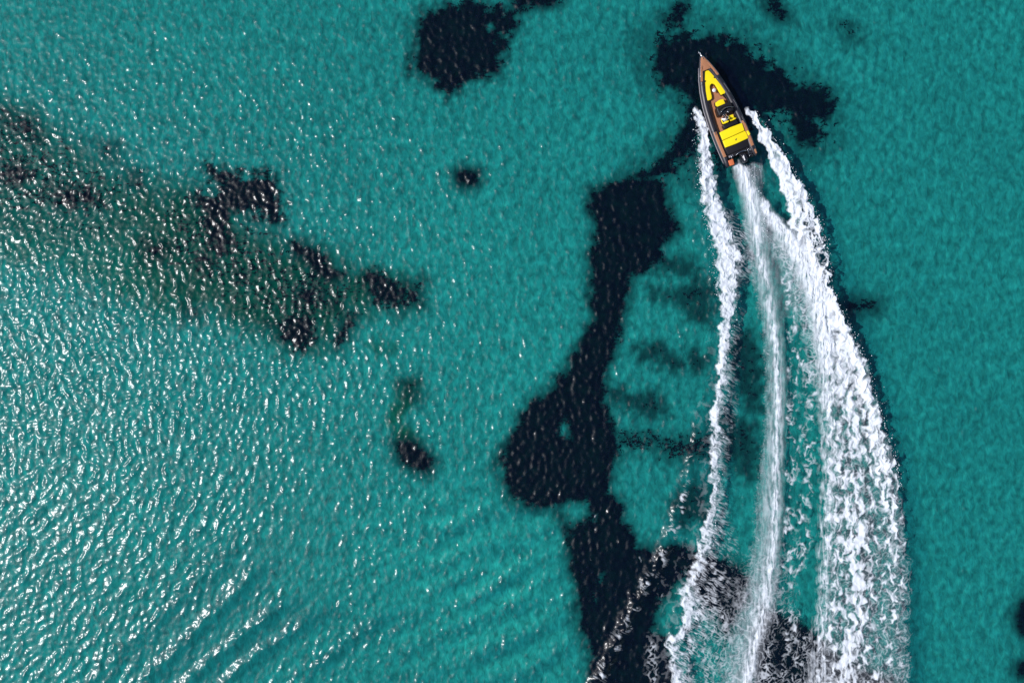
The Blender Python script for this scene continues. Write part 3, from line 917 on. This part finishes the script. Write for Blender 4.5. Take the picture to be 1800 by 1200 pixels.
# cockpit liner and teak sole
bm = bmesh.new()
inner = [(u, half(u) - .50) for u in (1.35, 2, 3, 4, 5, 6, 7, 8, 8.95)]
poly = [(u, v) for u, v in inner] + [(u, -v) for u, v in inner[::-1]]
add_prism(bm, poly, .30, .44, 0)
bm_obj('cockpit_liner', bm, M_DARK, boat, False)
bm = bmesh.new()
soleo = [(2.55, .16), (3.0, .28), (3.9, .60), (4.4, .82), (5.2, .88), (6.2, .93), (6.82, .96)]
add_prism(bm, soleo + [(u, -v) for u, v in soleo[::-1]], .45, .475, 0)
bm_obj('teak_sole', bm, M_TEAK, boat, False)
# inner coaming wall on each side
for s in (-1, 1):
    bm = bmesh.new()
    o_ = [(u, s * (half(u) - .47)) for u in (2.2, 3, 4, 5, 6, 7, 8, 8.9)]
    i_ = [(u, s * (half(u) - .60)) for u in (2.2, 3, 4, 5, 6, 7, 8, 8.9)]
    add_prism(bm, o_ + i_[::-1], .44, lambda u: sheer(u) + .16, .02)
    bm_obj('coaming', bm, M_BLACK, boat)

# bow deck and the teak strips on the tubes
bm = bmesh.new()
bd = [(.30, .10), (.6, .24), (1.0, .40), (1.42, .52)]
add_prism(bm, bd + [(u, -v) for u, v in bd[::-1]], lambda u: sheer(u) + .08, lambda u: sheer(u) + .27, .02)
bm_obj('bow_deck', bm, M_TEAK, boat)
for s in (-1, 1):
    bm = bmesh.new()
    uu = [.35, .7, 1.1, 1.5, 1.9, 2.2]
    o_ = [(u, s * (half(u) - .02 - .07 * min(1, u / 1.5))) for u in uu]
    i_ = [(u, s * (half(u) - .13 - .15 * min(1, u / 1.5))) for u in uu]
    add_prism(bm, o_ + i_[::-1], lambda u: sheer(u) + .10, lambda u: sheer(u) + min(TR, .04 + half(u) * .46) + .03, .015)
    bm_obj('bow_tread', bm, M_TEAK, boat)
    bm = bmesh.new()
    add_tube(bm, [bl(u, s * (half(u) - .05), sheer(u) + .16 + .12 * min(1, u)) for u in (.2, .5, .9, 1.3, 1.7, 2.1)], .016, 8)
    bm_obj('bow_rail', bm, M_STEEL, boat)
    bm = bmesh.new()
    uu = [6.62, 7.2, 7.8, 8.4, 8.95]
    o_ = [(u, s * (half(u) - .13)) for u in uu]
    i_ = [(u, s * (half(u) - .38)) for u in uu]
    add_prism(bm, o_ + i_[::-1], .70, .862, .015)
    bm_obj('side_tread', bm, M_TEAK, boat)
    bm = bmesh.new()
    add_tube(bm, [bl(6.62, s * 1.33, .82), bl(6.62, s * 1.33, .93), bl(6.86, s * 1.35, .93), bl(6.86, s * 1.35, .82)], .022, 8)
    bm_obj('cleat', bm, M_STEEL, boat)
# bow roller and anchor: the pale spike at the tip
bm = bmesh.new()
add_prism(bm, [(-.12, .05), (.42, .06), (.42, -.06), (-.12, -.05)], .96, 1.06, .01)
add_tube(bm, [bl(-.34, 0, .86), bl(-.1, 0, 1.08), bl(.5, 0, 1.26)], .022, 8)
add_prism(bm, [(-.38, 0), (-.18, .10), (-.10, 0), (-.18, -.10)], .84, .88, .008)
bm_obj('anchor', bm, M_STEEL, boat)
# V shaped bow seat: black base, yellow cushion
Vout = [(1.50, -.13), (1.46, .02), (1.62, .46), (2.1, .56), (2.7, .70), (3.3, .82), (3.74, .90), (3.86, .80), (3.86, .44), (3.6, .38), (3.2, .33), (2.86, .27), (2.70, .13),
        (2.66, 0.02), (2.72, -.14), (2.88, -.25), (3.2, -.31), (3.6, -.36), (3.82, -.42), (3.90, -.58), (3.87, -.84), (3.7, -.90), (3.3, -.82), (2.7, -.64), (2.15, -.46), (1.75, -.30)]
Vs = [(u, v if abs(v) > 1e-3 else 0) for u, v in Vout]
bm = bmesh.new()
cu = sum(u for u, v in Vs) / len(Vs)
add_prism(bm, [(cu + (u - cu) * 1.025, v * 1.03) for u, v in Vs], .44, .60, 0)
base_ = bm_obj('bow_seat_base', bm, M_BLACK, boat)
bm = bmesh.new()
add_prism(bm, Vs, .60, lambda u: .80 + .10 * max(0, (3.9 - u) / 2.4), .045, 3)
bm_obj('bow_cushion', bm, M_YEL, boat)
# pedestal table in the bow well
bm = bmesh.new()
add_tube(bm, [bl(3.27, -.02, .47), bl(3.27, -.02, .86)], .05, 10)
add_tube(bm, [bl(3.27, -.02, .86), bl(3.27, -.02, .875), bl(3.27, -.02, .90)], [.15, .17, .155], 16)
bm_obj('bow_table', bm, M_WHITE, boat)
# console: moulded body, front seat, windscreen, wheel, dashboard
bm = bmesh.new()
add_prism(bm, [(4.72, -.44), (4.72, .74), (4.9, .80), (5.45, .80), (5.55, .74), (5.55, -.50), (5.45, -.56), (4.9, -.52)], .46, 1.22, .07, 3)
add_prism(bm, [(5.20, -.52), (5.20, .76), (5.50, .76), (5.50, -.52)], 1.15, 1.32, .04, 2)
cons = bm_obj('console', bm, M_BLACK, boat)
bm = bmesh.new()
add_prism(bm, [(4.24, -.30), (4.24, .40), (4.74, .46), (4.86, .10), (4.74, -.34), (4.5, -.38)], .46, .80, .03)
bm_obj('front_seat_base', bm, M_BLACK, boat)
bm = bmesh.new()
add_prism(bm, [(4.30, -.32), (4.22, .10), (4.28, .42), (4.70, .44), (4.84, .10), (4.80, -.20), (4.55, -.40)], .80, .94, .05, 3)
bm_obj('front_seat_cushion', bm, M_YEL, boat)
bm = bmesh.new()
wl = []
for f in np.linspace(-1, 1, 11):
    uu = 4.92 + .20 * f * f
    vv = .12 + .62 * f
    wl.append([bm.verts.new(bl(uu, vv, 1.20)), bm.verts.new(bl(uu + .22, vv * .97, 1.60)), bm.verts.new(bl(uu + .236, vv * .97, 1.60)), bm.verts.new(bl(uu + .016, vv, 1.20))])
for a, b in zip(wl, wl[1:]):
    for k in range(4): bm.faces.new((a[k], b[k], b[(k + 1) % 4], a[(k + 1) % 4]))
bm.faces.new(wl[0]); bm.faces.new(wl[-1][::-1])
ws = bm_obj('windscreen', bm, M_SCREEN, boat)
bm = bmesh.new()
add_tube(bm, [bl(4.92 + .20 * f * f + .23, (.12 + .62 * f) * .97, 1.61) for f in np.linspace(-1, 1, 13)], .016, 8)
bm_obj('screen_rail', bm, M_STEEL, ws)
bm = bmesh.new()
for v0 in (-.10, .38):
    add_prism(bm, [(5.26, v0 - .16), (5.26, v0 + .16), (5.46, v0 + .16), (5.46, v0 - .16)], 1.315, 1.335, .008)
bm_obj('instrument_panel', bm, M_SCREEN, cons, False)
bm = bmesh.new()
WC = bl(5.66, -.14, 1.18)
ax = (bl(5.66, 0, 1.18) - bl(5.50, 0, 1.06)).normalized()
e1 = Vector((1, 0, 0)); e2 = ax.cross(e1).normalized()
rim_ = [WC + (e1 * math.cos(a) + e2 * math.sin(a)) * .19 for a in np.linspace(0, 2 * math.pi, 21)]
add_tube(bm, rim_, .016, 8, cap=False)
for a in (.5, 2.6, 4.7): add_tube(bm, [WC, WC + (e1 * math.cos(a) + e2 * math.sin(a)) * .19], .013, 6)
add_tube(bm, [WC, WC - ax * .2], .03, 8)
bm_obj('steering_wheel', bm, M_STEEL, boat)
bm = bmesh.new()
add_tube(bm, [bl(5.50, .22, 1.26), bl(5.54, .22, 1.36), bl(5.60, .23, 1.42)], .018, 8)
add_prism(bm, [(5.42, .15), (5.42, .29), (5.54, .29), (5.54, .15)], 1.2, 1.33, .02)
bm_obj('throttle_lever', bm, M_STEEL, boat)
# helm seats
for v0 in (-.20, .46):
    bm = bmesh.new()
    add_prism(bm, [(5.86, v0 - .20), (5.86, v0 + .20), (6.30, v0 + .20), (6.30, v0 - .20)], .46, .82, .03)
    hb = bm_obj('helm_seat_base', bm, M_BLACK, boat)
    bm = bmesh.new()
    add_prism(bm, [(5.80, v0 - .23), (5.80, v0 + .23), (6.22, v0 + .25), (6.22, v0 - .25)], .82, .93, .04, 3)
    bm_obj('helm_seat_cushion', bm, M_YEL, hb)
    bm = bmesh.new()
    add_prism(bm, [(6.20, v0 - .25), (6.16, v0 - .1), (6.16, v0 + .1), (6.20, v0 + .25), (6.30, v0 + .24), (6.32, v0), (6.30, v0 - .24)], .86, 1.22, .04, 3)
    bm_obj('helm_seat_back', bm, M_YEL, hb)
bm = bmesh.new()
add_prism(bm, [(6.36, -.50), (6.36, .80), (6.70, .84), (6.70, -.46)], .46, .98, .05, 2)
bm_obj('leaning_post', bm, M_BLACK, boat)
# aft sun pad in two cushions on a black locker
bm = bmesh.new()
add_prism(bm, [(6.80, -.98), (6.80, 1.14), (8.30, 1.18), (8.86, .95), (8.86, -.95), (8.30, -1.02)], .45, .78, .03)
lock = bm_obj('stern_locker', bm, M_BLACK, boat)
bm = bmesh.new()
add_prism(bm, [(6.82, -.98), (6.76, .1), (6.80, 1.14), (7.49, 1.10), (7.52, .1), (7.54, -.98)], .78, .96, .05, 3)
bm_obj('sun_pad_cushion', bm, M_YEL, boat)
bm = bmesh.new()
add_prism(bm, [(7.58, -1.0), (7.555, .1), (7.53, 1.14), (7.80, 1.18), (8.22, 1.18), (8.26, .1), (8.22, -1.0)], .78, .94, .05, 3)
cush = bm_obj('sun_pad_cushion', bm, M_YEL, boat)
bm = bmesh.new()                                                    # small dark emblem on the rear cushion
add_prism(bm, [(7.86, .10), (7.90, .19), (8.02, .11), (7.98, .02)], .935, .946, 0)
add_prism(bm, [(7.84, .17), (7.87, .23), (7.92, .20), (7.89, .16)], .935, .946, 0)
bm_obj('cushion_emblem', bm, M_DARK, cush, False)
bm = bmesh.new()
add_prism(bm, [(7.62, 1.24), (7.60, 1.40), (7.96, 1.46), (8.05, 1.30), (7.98, 1.24)], .84, .94, .03, 2)
bm_obj('side_cushion', bm, M_YEL, boat)
# transom, swim steps, roll bar, ladder, rails
bm = bmesh.new()
add_prism(bm, [(8.86, -1.0), (8.86, 1.0), (9.20, .98), (9.20, -.98)], .1, .66, .03)
bm_obj('transom', bm, M_BLACK, boat)
for s, m_ in ((-1, M_ORANGE), (1, M_TEAK)):
    bm = bmesh.new()
    add_prism(bm, [(9.18, s * .50), (9.18, s * 1.22), (9.80, s * 1.20), (9.86, s * .62), (9.70, s * .50)], .14, .46, .03)
    st = bm_obj('swim_step', bm, M_BLACK, boat)
    bm = bmesh.new()
    if s < 0: add_prism(bm, [(9.34, -.70), (9.34, -1.16), (9.82, -1.15), (9.85, -.74)], .46, .78, .04)
    else: add_prism(bm, [(9.30, 1.28), (9.30, 1.44), (9.70, 1.42), (9.70, 1.28)], .78, .83, .012)
    bm_obj('step_pad', bm, m_, st)
    bm = bmesh.new()
    add_tube(bm, [bl(8.96, s * .74, .64), bl(8.96, s * .74, .86), bl(9.26, s * .80, .84), bl(9.50, s * .84, .46)], .024, 8)
    bm_obj('grab_rail', bm, M_STEEL, boat)
bm = bmesh.new()
for v0 in (.78, 1.02): add_tube(bm, [bl(9.0, v0, .66), bl(9.25, v0 + .02, .60), bl(9.72, v0 + .05, .50)], .02, 8)
for u0 in (9.25, 9.42, 9.60): add_tube(bm, [bl(u0, .80, .60 - .1 * (u0 - 9.2)), bl(u0, 1.06, .60 - .1 * (u0 - 9.2))], .018, 6)
bm_obj('boarding_ladder', bm, M_STEEL, boat)
bm = bmesh.new()
add_tube(bm, [bl(9.22, -.36, .55), bl(9.14, -.34, .80), bl(9.08, -.1, .88), bl(9.06, .17, .90), bl(9.08, .44, .88), bl(9.14, .66, .80), bl(9.22, .68, .55)], .03, 8)
bm_obj('tow_bar', bm, M_STEEL, boat)
# small grey stern box left of the engine
bm = bmesh.new()
add_prism(bm, [(8.98, -.95), (8.98, -.55), (9.16, -.55), (9.16, -.95)], .66, .76, .03)
bm_obj('fuel_hatch', bm, M_RUB, boat)
# outboard
bm = bmesh.new()
rings = []
for u, wv, zb, zt in ((9.28, .14, .62, .98), (9.34, .22, .56, 1.10), (9.55, .26, .54, 1.16), (9.80, .255, .54, 1.14), (10.0, .21, .56, 1.04), (10.08, .12, .62, .94)):
    rings.append([bm.verts.new(bl(u, .17 + wv * math.copysign(abs(math.cos(a)) ** .6, math.cos(a)), (zb + zt) / 2 + (zt - zb) / 2 * math.copysign(abs(math.sin(a)) ** .7, math.sin(a)))) for a in np.linspace(0, 2 * math.pi, 16, endpoint=False)])
for a, b in zip(rings, rings[1:]):
    for k in range(16): bm.faces.new((a[k], a[(k + 1) % 16], b[(k + 1) % 16], b[k]))
bm.faces.new(rings[0][::-1]); bm.faces.new(rings[-1])
eng = bm_obj('outboard_engine', bm, simple_mat('engine_cowl_paint', (.012, .013, .02), .22, .6), boat)
bm = bmesh.new()
add_prism(bm, [(9.48, .05), (9.44, .15), (9.9, .12), (9.9, .03)], 1.12, 1.168, .01)
bm_obj('cowl_stripe', bm, M_WHITE, eng)
bm = bmesh.new()
add_prism(bm, [(9.40, .06), (9.40, .28), (9.86, .26), (9.86, .08)], -.55, .6, .03)
add_prism(bm, [(9.2, .0), (9.2, .34), (9.45, .30), (9.45, .04)], .2, .75, .03)
add_tube(bm, [bl(9.3, .17, -.62), bl(9.5, .17, -.62), bl(9.95, .17, -.62)], [.03, .1, .07], 12)
bm_obj('engine_leg', bm, M_BLACK, eng)
bm = bmesh.new()
for k in range(3):
    a = 2 * math.pi * k / 3
    p = [bl(10.0 + .05 * q, .17 + .20 * t * math.cos(a + q * .5), -.62 + .20 * t * math.sin(a + q * .5)) for t, q in ((.2, -.5), (1, -.8), (1, .8), (.2, .5))]
    vs = [bm.verts.new(q) for q in p] + [bm.verts.new(q + Vector((0, -.015, 0))) for q in p]
    bm.faces.new(vs[:4]); bm.faces.new(vs[7:3:-1])
    for i in range(4): bm.faces.new((vs[i], vs[(i + 1) % 4], vs[4 + (i + 1) % 4], vs[4 + i]))
bm_obj('propeller', bm, M_STEEL, eng, False)


# ------------------------------------------------------------------ the driver, seated at the wheel
def skin_mesh(name, verts, edges, radii, mat, root=0, sub=2):
    me = bpy.data.meshes.new(name)
    me.from_pydata([tuple(v) for v in verts], edges, [])
    o = bpy.data.objects.new(name, me)
    C.objects.link(o)
    md = o.modifiers.new('skin', 'SKIN')
    if not me.skin_vertices: me.skin_vertices.new()
    for i, r in enumerate(radii):
        sv_ = me.skin_vertices[0].data[i]
        sv_.radius = (r, r) if not hasattr(r, '__len__') else r
        sv_.use_root = (i == root)
    md.use_smooth_shade = True
    s_ = o.modifiers.new('smooth', 'SUBSURF'); s_.levels = sub; s_.render_levels = sub
    bpy.context.view_layer.update()
    dg = bpy.context.evaluated_depsgraph_get()
    m2 = bpy.data.meshes.new_from_object(o.evaluated_get(dg))
    o.modifiers.clear()
    o.data = m2
    bpy.data.meshes.remove(me)
    m2.materials.clear(); m2.materials.append(mat)
    for p in m2.polygons: p.use_smooth = True
    return o


mw = Matrix.Translation(boat.location) @ boat.rotation_euler.to_matrix().to_4x4()
VS, ES, RS = [], [], []


def nv(u, v, z, r, par=None):
    VS.append(bl(u, v - .20, z)); RS.append(r)
    if par is not None: ES.append((par, len(VS) - 1))
    return len(VS) - 1


pel = nv(6.05, 0, 1.02, (.15, .12))
ab = nv(6.04, 0, 1.18, (.14, .11), pel)
chst = nv(6.00, 0, 1.38, (.16, .12), ab)
nk0 = nv(5.98, 0, 1.53, (.075, .07), chst)
nk = nv(5.96, 0, 1.60, .055, nk0)
hd0 = nv(5.94, 0, 1.67, (.072, .085), nk)
hd1 = nv(5.94, 0, 1.76, (.078, .098), hd0)
hd2 = nv(5.955, 0, 1.835, (.06, .075), hd1)
nv(5.845, 0, 1.715, .014, hd0)                       # nose
for s in (-1, 1): nv(5.95, s * .085, 1.72, .018, hd0)  # ears
for s in (-1, 1):
    sh = nv(5.98, s * .19, 1.46, .062, chst)
    el = nv(5.84, s * .27, 1.22, .046, sh)
    wr = nv(5.70, s * .17 + .05, 1.24, .030, el)
    pm = nv(5.66, s * .165 + .05, 1.27, (.036, .018), wr)
    for q, ln in ((-.026, .055), (-.009, .064), (.009, .06), (.026, .048)):
        f = nv(5.63, s * .165 + .05 + q, 1.295, .010, pm)
        nv(5.645, s * .165 + .05 + q, 1.265 - ln * .3, .008, f)
    nv(5.69, s * .12 + .05, 1.27, .011, pm)
    hp = nv(6.02, s * .10, .985, .095, pel)
    kn = nv(5.68, s * .13, .98, .062, hp)
    an = nv(5.74, s * .13, .56, .042, kn)
    nv(5.60, s * .14, .51, .036, an)
person = skin_mesh('person', VS, ES, RS, M_SKIN)
person.matrix_world = mw
tag(person, 'person in a white shirt and dark hair driving, seated at the wheel of the boat', 'person')


def cloth(name, ids, grow, mat):
    idx = {v: i for i, v in enumerate(ids)}
    o = skin_mesh(name, [VS[i] for i in ids], [(idx[a], idx[b]) for a, b in ES if a in idx and b in idx],
                  [tuple(q + grow for q in (RS[i] if hasattr(RS[i], '__len__') else (RS[i], RS[i]))) for i in ids], mat)
    o.parent = person
    return o


sh_ids = [pel, ab, chst, nk0]
arm0 = [i for i, v in enumerate(VS) if abs(RS[i] - .062) < 1e-6 and abs(v.z - 1.46) < 1e-3] if False else [i for i in range(len(VS)) if not hasattr(RS[i], '__len__') and abs(RS[i] - .062) < 1e-6 and VS[i].z > 1.4]
arm1 = [i for i in range(len(VS)) if not hasattr(RS[i], '__len__') and abs(RS[i] - .046) < 1e-6]
cloth('shirt', sh_ids + arm0 + arm1, .022, M_SHIRT)
leg0 = [i for i in range(len(VS)) if not hasattr(RS[i], '__len__') and abs(RS[i] - .095) < 1e-6]
leg1 = [i for i in range(len(VS)) if not hasattr(RS[i], '__len__') and abs(RS[i] - .062) < 1e-6 and VS[i].z < 1.1]
cloth('shorts', [pel] + leg0 + leg1, .018, M_SHORT)
bm = bmesh.new()
add_ball(bm, bl(5.965, -.20, 1.775), .1, 16, (.92, 1.12, .98))
for v in list(bm.verts):
    if v.co.z < 1.70 or (v.co.y > 4.9 - 5.90 and v.co.z < 1.80): bm.verts.remove(v)
for v in bm.verts:
    v.co += Vector((random.uniform(-.006, .006), random.uniform(-.006, .006), random.uniform(-.005, .008)))
bm_obj('hair', bm, M_HAIR, person)
